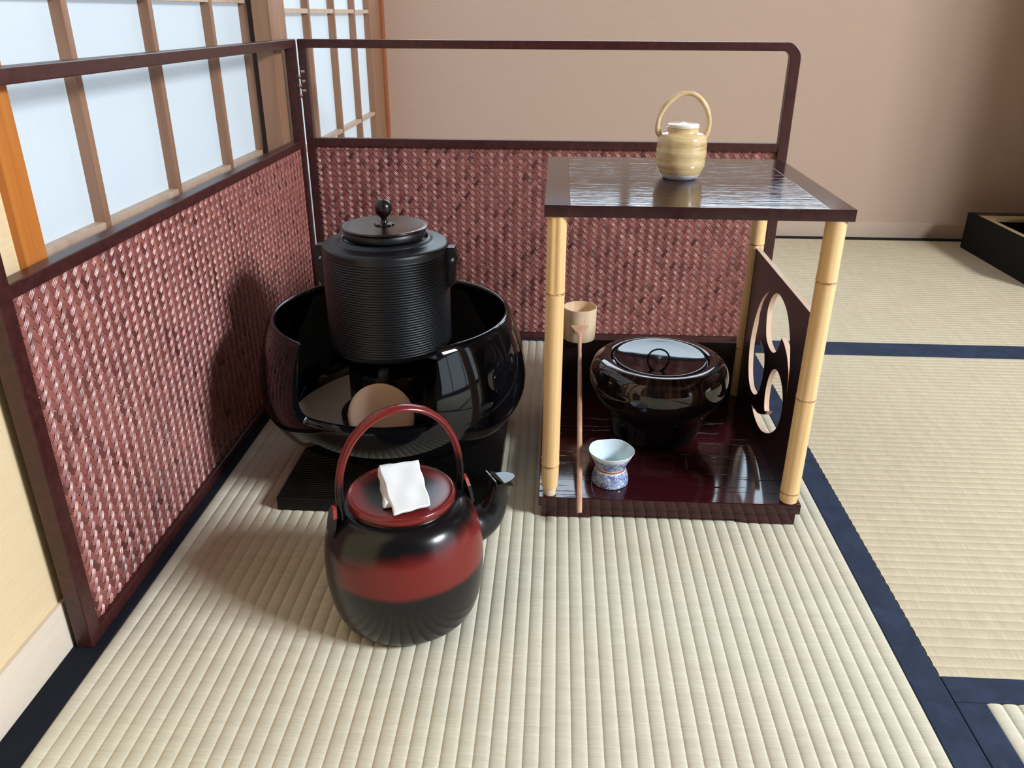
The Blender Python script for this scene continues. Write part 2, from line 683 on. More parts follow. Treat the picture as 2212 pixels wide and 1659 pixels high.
def lattice(name, axis, a0, a1, z0, z1, p, na, nz, th=.03):
    t = thing(name, None, None, {0: (p, a0, z0), 1: (a0, p, z0)}[axis], kind='structure')

    def bar(u0, u1, w0, w1):
        q = MB()
        if axis == 0:
            q.box(p, p + .03, u0, u1, w0, w1)
        else:
            q.box(u0, u1, p, p + .03, w0, w1)
        q.obj('window_frame' if (u1 - u0 > .9 * (a1 - a0) or w1 - w0 > .9 * (z1 - z0)) else 'muntin', M['shoji_wood'], t)
    bar(a0, a1, z0, z0 + th)
    bar(a0, a1, z1 - th, z1)
    for i in range(na + 1):
        u = a0 + (a1 - a0) * i / na
        bar(max(a0, u - th / 2), min(a1, u + th / 2), z0, z1)
    for i in range(1, nz):
        zz = z0 + (z1 - z0) * i / nz
        bar(a0, a1, zz - th / 3, zz + th / 3)


MB().box(2.06, 2.18, .45, FAR - .004, -.06, 2.3).obj('wall_shade_stub', M['wall_dark'])['kind'] = 'structure'  # unseen stub, added to shade the right end of the back wall
lattice('window_3', 1, .0, 1.40, .795, 1.44, FAR + .03, 2, 1)
lattice('window_4', 0, -2.0, -.9, 1.35, 2.2, 3.0, 2, 1)
MB().box(3.035, 3.04, -2.6, -.35, .03, 1.28).obj('shoji_paper', M['paper_dim'], bpy.data.objects['window_4'])
lattice('window_5', 0, -2.6, -.35, .03, 1.28, 3.0, 3, 1)

# ------------------------------------------------------------------ tatami mats
PITCH = .01536


def mat_thing(name, label, x0, x1, y0, y1, along, m, borders, group='tatami mats'):
    """along 'y': ridges run along Y. borders: list of (x0,x1,y0,y1,material,slope)"""
    t = thing(name, label, 'tatami mat', ((x0 + x1) / 2, (y0 + y1) / 2, -.06), group)
    a0, a1 = (x0, x1) if along == 'y' else (y0, y1)
    b0, b1 = (y0, y1) if along == 'y' else (x0, x1)
    n = int(round((a1 - a0) / PITCH))
    us = [0, .04, .1, .22, .4, .6, .78, .9, .96]
    prof = []
    for i in range(n):
        for u in us:
            h = -.0017 * abs(2 * u - 1) ** 3.2
            prof.append((a0 + (i + u) * (a1 - a0) / n, h))
    prof.append((a1, -.0017))
    k = len(prof)
    nb = 2
    v, f = [], []
    for j in range(nb):
        b = b0 + (b1 - b0) * j / (nb - 1)
        for a, h in prof:
            v.append((a, b, h) if along == 'y' else (b, a, h))
    f += [(i, i + 1, k + i + 1, k + i) for i in range(k - 1)]
    q = MB()
    q.add(v, f)
    q.box(x0, x1, y0, y1, -.06, -.003)
    q.obj('rush_surface', m, t, smooth=True, angle=60)
    for (bx0, bx1, by0, by1, bm) in borders:
        MB().box(bx0, bx1, by0, by1, -.06, -.0001, .0012).obj('border', bm, t)
    return t


mat_thing('tatami_mat', 'pale fresh tatami mat under the kettle and shelf, ridges running away from viewer',
          .0, .86, -2.2, .4155, 'y', M['tatami_new'],
          [(-.0355, .0, -2.2, .4155, M['black_cloth']), (.86, .8945, -2.2, .4155, M['navy'])])
mat_thing('tatami_mat', 'tan tatami mat right of the bamboo shelf, ridges running sideways',
          .8955, 2.9, -.5115, .381, 'x', M['tatami_old'],
          [(.8955, 2.9, .381, .4155, M['navy']), (.8955, 2.9, -.546, -.5115, M['navy'])])
mat_thing('tatami_mat', 'tan tatami mat along the back wall with the black box on it',
          -.035, 2.9, .4515, 1.330, 'x', M['tatami_old'],
          [(-.035, 2.9, .4165, .4515, M['navy']), (-.035, 2.9, 1.330, 1.3615, M['black_cloth'])])
mat_thing('tatami_mat', 'pale tatami mat corner at the bottom right of the photo',
          .9265, 2.6, -2.2, -.547, 'y', M['tatami_new'],
          [(.8955, .9265, -2.2, -.547, M['navy'])])

# ------------------------------------------------------------------ folding screen
SW = .0078


def weave_obj(name, parent, L, H, z0, mapf, flip, back):
    """2-over-1 twill of split bamboo; local (s along, z up) -> world with mapf(s,z,depth)"""
    rng = np.random.default_rng(5 if flip else 9)
    th = math.radians(52.5)
    c_, s_ = math.cos(th), math.sin(th)
    aA, aB = (np.array([c_, s_]), np.array([c_, -s_])) if flip else (np.array([c_, -s_]), np.array([c_, s_]))
    V, F, T = [], [], []
    nv = 0
    wid = SW * math.sin(2 * th)
    uu = np.array([c + d for c in (-.30, 0, .30) for d in (-.148, -.11, -.045, .045, .11, .148)]) * wid
    hh = np.array([-.00055, 0, .00042, .00042, 0, -.00055] * 3)
    sub = 4
    for which, (a, o2) in enumerate(((aA, aB), (aB, aA))):
        n = np.array([-a[1], a[0]])
        if n @ o2 < 0:
            n = -n
        step = SW * (n @ o2)
        cc = np.array([[0, 0], [L, 0], [0, H], [L, H]])
        off = cc @ n
        i0, i1 = int(np.floor(off.min() / step)), int(np.ceil(off.max() / step))
        for i in range(i0, i1 + 1):
            p = o2 * i * SW
            lo, hi = -9, 9
            for ax, mx in ((0, L), (1, H)):
                t0, t1 = (0 - p[ax]) / a[ax], (mx - p[ax]) / a[ax]
                lo, hi = max(lo, min(t0, t1)), min(hi, max(t0, t1))
            if hi - lo < SW * .3:
                continue
            k0, k1 = int(np.floor(lo / SW * sub)), int(np.ceil(hi / SW * sub))
            k = np.arange(k0, k1 + 1)
            s = k / sub * SW
            ph = (s / SW + i - .5) if which == 0 else (s / SW + i - 2.5)
            h = .0009 * np.cos(2 * np.pi * ph / 4) * (1.15 if which == 0 else .8)
            jt = rng.normal(0, .02) * SW
            pts = p[None, :] + s[:, None] * a[None, :]
            P = pts[:, None, :] + (uu * (1 + rng.normal(0, .05)) + jt)[None, :, None] * n[None, None, :]
            D = h[:, None] + hh[None, :] * (1 + rng.normal(0, .15))
            P[..., 0] = np.clip(P[..., 0], 0, L)
            P[..., 1] = np.clip(P[..., 1], 0, H)
            m_, q_ = D.shape
            W = mapf(P[..., 0].ravel(), z0 + P[..., 1].ravel(), D.ravel())
            V.append(W)
            seg = np.floor((s / SW + .5 + i) / 4).astype(int)
            tone = (.52 if which == 0 else .36) + rng.normal(0, .09) + rng.normal(0, .12, seg.max() - seg.min() + 1)[seg - seg.min()]
            T.append(np.repeat(np.clip(tone, .02, 1), q_))
            idx = nv + np.arange(m_ * q_).reshape(m_, q_)
            F.append(np.stack([idx[:-1, :-1], idx[:-1, 1:], idx[1:, 1:], idx[1:, :-1]], -1).reshape(-1, 4))
            nv += m_ * q_
    # thin backing sheet
    bk = np.array([[0, 0], [L, 0], [L, H], [0, H]], float)
    V.append(mapf(bk[:, 0], z0 + bk[:, 1], np.full(4, -.0022)))
    T.append(np.full(4, .1))
    F.append(np.array([[nv, nv + 1, nv + 2, nv + 3]]))
    V = np.concatenate(V) - np.array(parent['_w'])
    F = np.concatenate(F)
    T = np.concatenate(T)
    me = bpy.data.meshes.new(name)
    me.vertices.add(len(V))
    me.vertices.foreach_set('co', V.ravel())
    me.loops.add(F.size)
    me.loops.foreach_set('vertex_index', F.ravel().astype(np.int32))
    me.polygons.add(len(F))
    me.polygons.foreach_set('loop_start', np.arange(0, F.size, 4, dtype=np.int32))
    me.update(calc_edges=True)
    me.validate()
    at = me.attributes.new('tone', 'FLOAT', 'POINT')
    at.data.foreach_set('value', T.astype(np.float32))
    me.shade_smooth()
    me.materials.append(M['weave'])
    o = bpy.data.objects.new(name, me)
    COL.objects.link(o)
    o.parent = parent
    return o


scr = thing('folding_screen', 'low two-panel folding screen of woven red-brown bamboo in dark wooden frames', 'folding screen', (-.012, .43, 0))
YF, YB = .424, .441


def rounded_frame(x0, x1, z0, z1, wl, wr, wt, wb, R, ya, yb):
    """outline frame in X-Z with a rounded top-right corner, as prism with a hole (quad strip)"""
    def path(x0, x1, z0, z1, r, n):
        p = [(x0, z0), (x1, z0)]
        for i in range(n + 1):
            t = PI / 2 * i / n
            p.append((x1 - r + r * math.cos(t), z1 - r + r * math.sin(t)))
        p.append((x0, z1))
        return p
    o = path(x0, x1, z0, z1, R, 10)
    i = path(x0 + wl, x1 - wr, z0 + wb, z1 - wt, R - wr + .004, 10)
    n = len(o)
    v = [(x, ya, z) for x, z in o] + [(x, ya, z) for x, z in i] + [(x, yb, z) for x, z in o] + [(x, yb, z) for x, z in i]
    f = []
    for k in range(n):
        q = (k + 1) % n
        f += [(k, q, n + q, n + k), (2 * n + k, 3 * n + k, 3 * n + q, 2 * n + q),
              (k, 2 * n + k, 2 * n + q, q), (n + k, n + q, 3 * n + q, 3 * n + k)]
    return v, f


rp = MB()
rp.add(*rounded_frame(-.0092, .917, 0, .586, .0155, .0195, .0150, .0145, .028, YF, YB))
rp.box(.008, .8975, YF + .001, YB - .001, .3935, .4090)
o = rp.obj('panel_frame', M['frame'], scr)
bv = o.modifiers.new('b', 'BEVEL')
bv.width = .0012
bv.segments = 2
bv.limit_method = 'ANGLE'
bv.angle_limit = math.radians(50)
lp = MB()
XA, XB = -.030, -.012
lp.box(XA, XB, -.5245, -.5045, 0, .586, .0012)
lp.box(XA, XB, .410, .4275, 0, .586, .0012)
lp.box(XA, XB, -.5045, .410, .571, .586, .0012)
lp.box(XA, XB, -.5045, .410, .3925, .4065, .0012)
lp.box(XA, XB, -.5045, .410, 0, .0145, .0012)
lp.obj('panel_frame', M['frame'], scr)
weave_obj('woven_panel', scr, .8935, .3815, .0135, lambda s, z, d: np.stack([.006 + s, np.full_like(s, YF + .0075) - d, z], -1), False, 0)
weave_obj('woven_panel', scr, .918, .3815, .0135, lambda s, z, d: np.stack([np.full_like(s, XB - .0075) + d, -.506 + s, z], -1), True, 0)
hc = MB()
for i in range(6):
    z = .530 - i * .0085
    x = -.0030 if i % 2 == 0 else -.0105
    hc.tube([(x - .003, YF - .0006, z), (x + .003, YF - .0006, z)], .0023, 10)
    hc.tube([(x - .003, YF + .0006, z - .003), (x + .002, YF + .006, z - .004)], .0018, 8)
hc.obj('hinge_cord', M['bras_pink'], scr, smooth=True)

# ------------------------------------------------------------------ bamboo tea shelf
SHX0, SHX1, SHY0, SHY1 = .4655, .8205, -.2450, .1030
ZT, ZB = .4303, .0337
sh = thing('tea_shelf', 'square two-tier tea shelf with four bamboo posts and dark red-brown boards', 'shelf', (.643, -.065, 0))
fwid = .030
tp = MB()
tp.box(SHX0 + fwid, SHX1 - fwid, SHY0, SHY1, ZT - .0138, ZT, .0004)
tpo = tp.obj('shelf_top', [M['shelf_frame'], M['shelf_grain']], sh)
for q in tpo.data.polygons:
    q.material_index = 1 if q.normal.z > .9 else 0


def mitre_frame(x0, x1, y0, y1, w, z0, z1):
    o = [(x0, y0), (x1, y0), (x1, y1), (x0, y1)]
    i = [(x0 + w, y0 + w), (x1 - w, y0 + w), (x1 - w, y1 - w), (x0 + w, y1 - w)]
    v = [(*q, z) for z in (z0, z1) for q in o + i]
    f = []
    for k in range(4):
        q = (k + 1) % 4
        f += [(8 + k, 8 + q, 12 + q, 12 + k), (k, 4 + k, 4 + q, q), (k, q, 8 + q, 8 + k), (4 + k, 12 + k, 12 + q, 4 + q)]
    return v, f


MB().box(SHX0, SHX0 + fwid, SHY0, SHY1, ZT - .0138, ZT, .0004).obj('end_board', M['shelf_frame'], sh)
MB().box(SHX1 - fwid, SHX1, SHY0, SHY1, ZT - .0138, ZT, .0004).obj('end_board', M['shelf_frame'], sh)
BX0, BX1, BY0, BY1 = .4660, .8180, -.2445, .1185
MB().box(BX0, BX1, BY0, BY1, ZB - .0147, ZB, .0009).obj('base_board', M['base_lacquer'], sh)


def apron(a0, a1, c0, c1, axis):
    n = .066
    poly = [(a0, 0), (a0 + n, 0), (a0 + n + .008, .0055), (a1 - n - .008, .0055), (a1 - n, 0), (a1, 0), (a1, ZB - .0147), (a0, ZB - .0147)]
    q = MB()
    q.prism(poly, axis, c0, c1)
    return q


e = .0042
apron(BX0 + e, BX1 - e, BY0 + e, BY0 + e + .012, 1).obj('base_foot', M['base_lacquer'], sh)
apron(BX0 + e, BX1 - e, BY1 - e - .012, BY1 - e, 1).obj('base_foot', M['base_lacquer'], sh)
apron(BY0 + e + .012, BY1 - e - .012, BX0 + e, BX0 + e + .012, 0).obj('base_foot', M['base_lacquer'], sh)
apron(BY0 + e + .012, BY1 - e - .012, BX1 - e - .012, BX1 - e, 0).obj('base_foot', M['base_lacquer'], sh)


def post(x, y, r, nodes, groove, peg):
    zs = set()
    zb, zt = (ZB + .0125 if peg else ZB + .001), ZT - .0138
    for nz in nodes:
        for d in (-.008, -.004, -.0025, -.0016, -.0009, -.0003, .0004, .0012, .002, .0035, .007, .015):
            if zb < nz + d < zt:
                zs.add(round(nz + d, 5))
    for i in range(25):
        zs.add(round(zb + (zt - zb) * i / 24, 5))
    zs = sorted(zs)
    ns = sorted(nodes)
    seg = 40
    v, f, at = [], [], []
    for z in zs:
        nd = min(ns, key=lambda q: abs(q - z)) if ns else 9
        dz = z - nd
        below = dz < 0
        rr = r * (1.0 + (.055 * math.exp(-abs(dz) / .004) if not below else .03 * math.exp(-abs(dz) / .003)))
        rr -= .0007 * math.exp(-((dz + .0009) / .0007) ** 2)
        if z < zb + .004:
            rr -= (zb + .004 - z) * .18
        k = sum(1 for q in ns if q <= z)
        for i in range(seg):
            t = 2 * PI * i / seg
            q = rr
            if groove is not None and k == groove[1]:
                dd = (t - groove[0] + PI) % (2 * PI) - PI
                q -= r * .16 * math.exp(-(dd / .33) ** 2)
            v.append((x + q * math.cos(t), y + q * math.sin(t), z))
            at.append(max(.0, min(1, 1.2 * math.exp(-((dz + .0009) / .0011) ** 2))) * (.7 + .3 * math.sin(3 * t + nd * 90)))
    n = len(zs)
    f = [(i * seg + q, i * seg + (q + 1) % seg, (i + 1) * seg + (q + 1) % seg, (i + 1) * seg + q) for i in range(n - 1) for q in range(seg)]
    f += [tuple(range(seg))[::-1], tuple(range((n - 1) * seg, n * seg))]
    o = mesh_obj('post', v, f, M['bamboo'], sh, True, 50)
    a = o.data.attributes.new('node', 'FLOAT', 'POINT')
    a.data.foreach_set('value', at)
    pg = MB()
    pg.lathe([(.0, ZB - .002), (r * .74, ZB - .002), (r * .74, zb + .001), (0, zb + .001)], (x, y), 24)
    pg.obj('tenon', M['peg'], o, smooth=True)
    return o


post(.4808, -.2335, .0116, [.322, .080], (-1.7, 2), True)
post(.8035, -.2330, .0121, [.343, .188, .0495], None, False)
post(.8005, .1020, .0116, [.122, .30], (-1.4, 1), False)
post(.4808, .1020, .0116, [.11, .27], None, False)
MB().box(.493, .789, .1010, .1090, ZB, .1290, .0008).obj('back_panel', M['panel_lacquer'], sh)
# right side panel, pierced with three commas
CY, CZ, PR = -.062, .165, .111
# each comma: smooth runs between sharp corners
COMMAS = [
    [[(-.019, .260), (.011, .240), (.032, .212), (.045, .179), (.049, .146), (.040, .114), (.025, .095), (.004, .087), (-.020, .091), (-.037, .105), (-.046, .125), (-.048, .146), (-.043, .162), (-.031, .174), (-.012, .177), (.006, .175)],
     [(.006, .175), (.014, .187), (.017, .210), (.005, .236), (-.019, .260)]],
    [[(-.111, .222), (-.107, .210), (-.099, .198), (-.083, .188), (-.062, .186), (-.039, .193), (-.027, .212), (-.024, .234), (-.037, .257), (-.060, .270), (-.087, .271), (-.115, .264), (-.133, .252), (-.148, .236), (-.161, .215), (-.170, .189), (-.172, .164)],
     [(-.172, .164), (-.169, .182), (-.162, .197), (-.148, .210), (-.128, .219), (-.111, .222)]],
    [[(-.099, .102), (-.083, .095), (-.074, .112), (-.075, .134), (-.085, .157), (-.103, .171), (-.124, .173), (-.145, .165), (-.158, .151), (-.163, .133), (-.157, .110), (-.140, .090), (-.116, .074), (-.087, .062), (-.059, .058), (-.032, .061), (-.007, .069)],
     [(-.007, .069), (-.026, .070), (-.050, .074), (-.072, .083), (-.088, .091), (-.099, .102)]],
]
cv = bpy.data.curves.new('tomoe', 'CURVE')
cv.dimensions = '2D'
cv.fill_mode = 'BOTH'


def add_poly(pts):
    sp = cv.splines.new('POLY')
    sp.points.add(len(pts) - 1)
    for q, (a, b) in zip(sp.points, pts):
        q.co = (a, b, 0, 1)
    sp.use_cyclic_u = True


add_poly([(-.2285, ZB), (.0975, ZB), (.0975, .295), (-.2285, .295)])
for runs in COMMAS:
    add_poly([q for run in runs for q in spline(run, 5)[:-1]])
cv.extrude = .0036
co = bpy.data.objects.new('tmp', cv)
COL.objects.link(co)
dg = bpy.context.evaluated_depsgraph_get()
me = bpy.data.meshes.new_from_object(co.evaluated_get(dg))
vv = [(.8015 + q.co.z, q.co.x, q.co.y) for q in me.vertices]
ff = [tuple(q.vertices) for q in me.polygons]
bpy.data.objects.remove(co)
sp = mesh_obj('side_panel', vv, ff, [M['panel_lacquer'], M['cut_wood']], sh)
bm = bmesh.new()
bm.from_mesh(sp.data)
bmesh.ops.remove_doubles(bm, verts=bm.verts[:], dist=1e-5)
bmesh.ops.recalc_face_normals(bm, faces=bm.faces[:])
bm.to_mesh(sp.data)
bm.free()
for q in sp.data.polygons:
    q.material_index = 1 if abs(q.normal.x) < .5 else 0

# ------------------------------------------------------------------ brazier on its board
FC = (.2431, -.072)
bd = MB()
bx0, bx1, by0, by1, bz = .1030, .4080, -.2470, .0590, .0200
bd.box(bx0, bx1, by0, by1, 0, bz - .0012)
n = 62
prof = []
for i in range(n):
    a = by0 + (by1 - by0) * i / n
    s_ = (by1 - by0) / n
    prof += [(a, bz - .0012), (a + s_ * .15, bz), (a + s_ * .8, bz), (a + s_ * .95, bz - .0012)]
prof.append((by1, bz - .0012))
k = len(prof)
bd.add([(bx0, y, z) for y, z in prof] + [(bx1, y, z) for y, z in prof], [(i, i + 1, k + i + 1, k + i) for i in range(k - 1)])
o = bd.obj('brazier_board', M['board'], None, loc=(.2555, -.094, 0))
tag(o, 'square black board with fine ribs lying under the round black brazier', 'board')

bz_ = thing('brazier', 'large round glossy black tea brazier with a wide notch cut in its front', 'brazier', (FC[0], FC[1], .02))
outer = [(.0, .031), (.055, .031), (.073, .034), (.098, .040), (.121, .048), (.148, .0600), (.1735, .0790), (.1885, .0990), (.1960, .1200), (.1975, .140), (.1958, .160), (.1920, .180), (.1870, .200), (.1808, .218), (.1765, .229), (.1735, .2345), (.1710, .2370), (.1685, .2378), (.1662, .2370), (.1650, .2345)]
inner = [(.1635, .226), (.1670, .214), (.1705, .198), (.1740, .178), (.1770, .158), (.1785, .140), (.1785, .121), (.1765, .103), (.169, .087), (.152, .072), (.11, .058), (.0, .052)]
sm = spline([outer[i] for i in range(len(outer))], 3)
si = spline(inner, 3)
bw = MB()
bw.lathe(sm + si, FC, 144)
ob = bw.obj('bowl', M['black_gloss'], bz_, smooth=False)
bm = bmesh.new()
bm.from_mesh(ob.data)
bmesh.ops.remove_doubles(bm, verts=bm.verts[:], dist=1e-5)
bmesh.ops.recalc_face_normals(bm, faces=bm.faces[:])
bm.to_mesh(ob.data)
bm.free()
# front opening cut by a rounded prism
x0, x1, zb_, R_ = .1395, .3315, .1365, .016
poly = []
for cx, a in ((x1 - R_, -PI / 2), (x0 + R_, PI)):
    pass
for i in range(9):
    t = -PI / 2 + PI / 2 * i / 8
    poly.append((x1 - R_ + R_ * math.cos(t), zb_ + R_ + R_ * math.sin(t)))
poly += [(x1 - .001, .30), (x0 + .0125, .30), (x0 + .0115, .242), (x0 + .0080, .230), (x0 + .0042, .216), (x0 + .0015, .200), (x0 + .0003, .184)]
for i in range(9):
    t = PI + PI / 2 * i / 8
    poly.append((x0 + R_ + R_ * math.cos(t), zb_ + R_ + R_ * math.sin(t)))
ct = MB()
ct.prism(poly, 1, -.40, FC[1])
oc = ct.obj('cutter', M['black_gloss'])
bo = ob.modifiers.new('c', 'BOOLEAN')
bo.object = oc
bo.operation = 'DIFFERENCE'
bo.solver = 'EXACT'
bv = ob.modifiers.new('b', 'BEVEL')
bv.width = .0016
bv.segments = 3
bv.limit_method = 'ANGLE'
bv.angle_limit = math.radians(48)
oc.location = (0, 0, 0)
apply_mods(ob)
bpy.data.objects.remove(oc)
ob.data.shade_smooth()
ob.data.set_sharp_from_angle(angle=math.radians(60))
for k in range(3):
    t = PI / 2 + 2 * PI * k / 3
    q = MB()
    q.lathe([(0, .0195), (.010, .0195), (.012, .023), (.016, .031), (.018, .040), (.0, .044)], (FC[0] + .070 * math.cos(t), FC[1] + .070 * math.sin(t)), 20)
    q.obj('foot', M['black_gloss'], bz_, smooth=True)

ash = MB()
pr = [(0, .0655), (.04, .0655), (.085, .0660), (.10, .0675), (.125, .0715), (.145, .0755), (.153, .0770), (.1570, .0775)]
ash.lathe(pr, FC, 96, rfun=lambda r, z, t: (r * (1 if r < .15 else 1 - .02 * math.sin(3 * t)), z + .0008 * math.sin(5 * t + r * 60) * (r > .09)))
o = ash.obj('ash_bed', M['ash'], None, smooth=True, loc=(FC[0], FC[1], .066))
tag(o, 'pale grey ash filling the bottom of the black brazier', 'ash', kind='stuff')

tr = thing('iron_trivet', 'black iron trivet and heater drum under the ribbed iron pot in the brazier', 'trivet', (FC[0], FC[1], .0665))
q = MB()
q.lathe([(.0780, .0668), (.0780, .0750), (.0815, .0770), (.0850, .0750), (.0850, .0668)], FC, 72, close=True)
q.obj('ring', M['dark_inside'], tr, smooth=True)
q = MB()
q.lathe([(0, .0666), (.066, .0666), (.068, .072), (.068, .150), (.065, .154), (0, .154)], FC, 72, rfun=lambda r, z, t: r * (1 + (.012 * math.cos(18 * t) if .072 <= z <= .15 and r > .05 else 0)))
q.obj('heater_drum', M['black_soft'], tr, smooth=True)
for k in range(3):
    t = -PI / 2 + 2 * PI * k / 3
    c_, s_ = math.cos(t), math.sin(t)
    pts = [(.0815, .0760), (.0815, .115), (.082, .160), (.078, .1725), (.064, .1715)]
    q = MB()
    q.tube([(FC[0] + r * c_, FC[1] + r * s_, z) for r, z in spline(pts, 4)], .0055, 10, ref=(-s_, c_, 0), ell=(1.5, .7))
    q.obj('leg', M['dark_inside'], tr, smooth=True)

# clay tile standing in the ash
tc_ = Vector((.2405, -.1740, .1130))
tl = MB()
R0 = .0475
ringr = [(0, .004), (.3, .0042), (.6, .0042), (.85, .0034), (.96, .002), (1, 0), (.97, -.0022), (.85, -.0028), (.5, -.0012), (0, -.0006)]
ax = Vector((0, -.96, .26)).normalized()
ux = Vector((1, 0, 0))
uz = ax.cross(ux) * -1
seg = 64
v = []
for i in range(seg):
    t = 2 * PI * i / seg
    for (r, d) in ringr:
        v.append(tc_ + ux * (R0 * r * math.cos(t)) + uz * (R0 * r * math.sin(t)) + ax * d)
k = len(ringr)
f = [(i * k + q, ((i + 1) % seg) * k + q, ((i + 1) % seg) * k + q + 1, i * k + q + 1) for i in range(seg) for q in range(k - 1)]
tl.add(v, f)
o = tl.obj('clay_tile', M['tile'], None, smooth=True, loc=(.2405, -.1700, .068))
tag(o, 'round pale clay tile standing in the ash behind the brazier opening', 'tile')

# ------------------------------------------------------------------ iron pot in the brazier
KC = (.2405, -.072)
kp = thing('iron_pot', 'ribbed cylindrical cast-iron water pot with flat lid sitting in the black brazier', 'iron pot', (KC[0], KC[1], .1775))
prof = [(0, .1775), (.060, .1775), (.074, .180), (.084, .185), (.0885, .192)]
nr = 37
for i in range(nr):
    a = .193 + (.3285 - .193) * i / nr
    d = (.3285 - .193) / nr
    rb = .0888 + .0005 * (1 - i / nr)
    prof += [(rb - .0009, a), (rb - .0001, a + d * .25), (rb + .0003, a + d * .5), (rb - .0001, a + d * .75)]
prof += [(.0884, .3290), (.0886, .3330), (.0880, .3362), (.0862, .3383)]
for i in range(6):
    a = .0850 - i * .0030
    prof += [(a, .3388 + i * .0003), (a - .0015, .3395 + i * .0003)]
prof += [(.0665, .3412), (.0655, .3425), (.0640, .3450), (.0610, .3465), (.0590, .3455), (.058, .34), (0, .34)]
q = MB()
q.lathe(prof, KC, 128)
q.obj('body', M['iron'], kp, smooth=True, angle=75)
q = MB()
q.lathe([(0, .3570), (.0560, .3572), (.0585, .3582), (.0608, .3592), (.0612, .3602), (.0606, .3614), (.0585, .3620), (.054, .3616), (.02, .3622), (0, .3624)], KC, 96)
lid = q.obj('lid', M['lid_metal'], kp, smooth=True, angle=50)
q = MB()
q.lathe([(0, .3468), (.0560, .3468), (.0572, .3490), (.0572, .3555), (.0560, .3571), (0, .3569)], KC, 96)
q.obj('lid_collar', M['iron'], lid, smooth=True, angle=50)
q = MB()
q.lathe([(.0105, .3618), (.0125, .3630), (.0110, .3645), (.0060, .3650)], KC, 60, rfun=lambda r, z, t: r * (1 + .22 * abs(math.cos(4 * t)) * (1 if r > .008 else 0)))
q.lathe([(.0065, .3640), (.0045, .3665), (.0040, .3700), (.0048, .3725), (.0070, .3745), (.0100, .3775), (.0118, .3815), (.0122, .3855), (.0116, .3895), (.0098, .3932), (.0068, .3958), (.0034, .3970), (.0018, .3962), (0, .3960)], KC, 48)
q.obj('knob', M['knob_metal'], lid, smooth=True)
for sgn in (-1, 1):
    q = MB()
    pl = [(.0845, .276), (.0935, .276), (.0985, .281), (.1000, .309), (.1010, .3135), (.1035, .3180), (.1010, .3235), (.0995, .3290), (.0985, .3330), (.0870, .3330)]
    # slab with a hole: two prisms split around it
    hx, hz, hr = .0950, .3155, .0032
    ring = [(hx + hr * math.cos(2 * PI * i / 16), hz + hr * math.sin(2 * PI * i / 16)) for i in range(16)]
    cvx = bpy.data.curves.new('lug', 'CURVE')
    cvx.dimensions = '2D'
    cvx.fill_mode = 'BOTH'
    for pts in (pl, ring):
        s2 = cvx.splines.new('POLY')
        s2.points.add(len(pts) - 1)
        for w_, (a, b) in zip(s2.points, pts):
            w_.co = (a, b, 0, 1)
        s2.use_cyclic_u = True
    cvx.extrude = .0085
    cvx.bevel_depth = .0
    co = bpy.data.objects.new('tmp', cvx)
    COL.objects.link(co)
    dg = bpy.context.evaluated_depsgraph_get()
    me = bpy.data.meshes.new_from_object(co.evaluated_get(dg))
    vv = [(KC[0] + sgn * w_.co.x, KC[1] + w_.co.z, w_.co.y) for w_ in me.vertices]
    ff = [tuple(w_.vertices) for w_ in me.polygons]
    bpy.data.objects.remove(co)
    q.add(vv, ff)
    q.obj('lug', M['iron'], kp)

# ------------------------------------------------------------------ lacquer kettle in front
TC = (.3182, -.4335)
kt = thing('water_kettle', 'round black and red lacquered water kettle with arched bail handle on the tatami', 'kettle', (TC[0], TC[1], 0))
AZ = math.radians(29)
ca, sa = math.cos(AZ), math.sin(AZ)


def kp3(d, z, lat=0):
    return (TC[0] + d * ca - lat * sa, TC[1] + d * sa + lat * ca, z)


body = [(0, .0015), (.050, .0015), (.062, .0), (.0700, .0022), (.0752, .007), (.0790, .0125), (.0835, .025), (.0864, .040), (.0886, .060), (.0888, .080), (.0872, .100), (.0842, .115), (.0790, .1285), (.0725, .1385), (.0650, .1440), (.0575, .1460), (.0560, .1480), (.0545, .1470), (.054, .14), (.0, .138)]
q = MB()
q.lathe(spline(body, 4), TC, 120)
q.obj('body', M['kettle_body'], kt, smooth=True)
q = MB()
q.lathe(spline([(0, .1485), (.0500, .1485), (.0560, .1480), (.0585, .1495), (.0592, .1525), (.0590, .1555), (.0578, .1572), (.0560, .1575), (.053, .1567), (.03, .1566), (0, .1568)], 4), TC, 96)
q.obj('lid', M['kettle_lid'], kt, smooth=True)
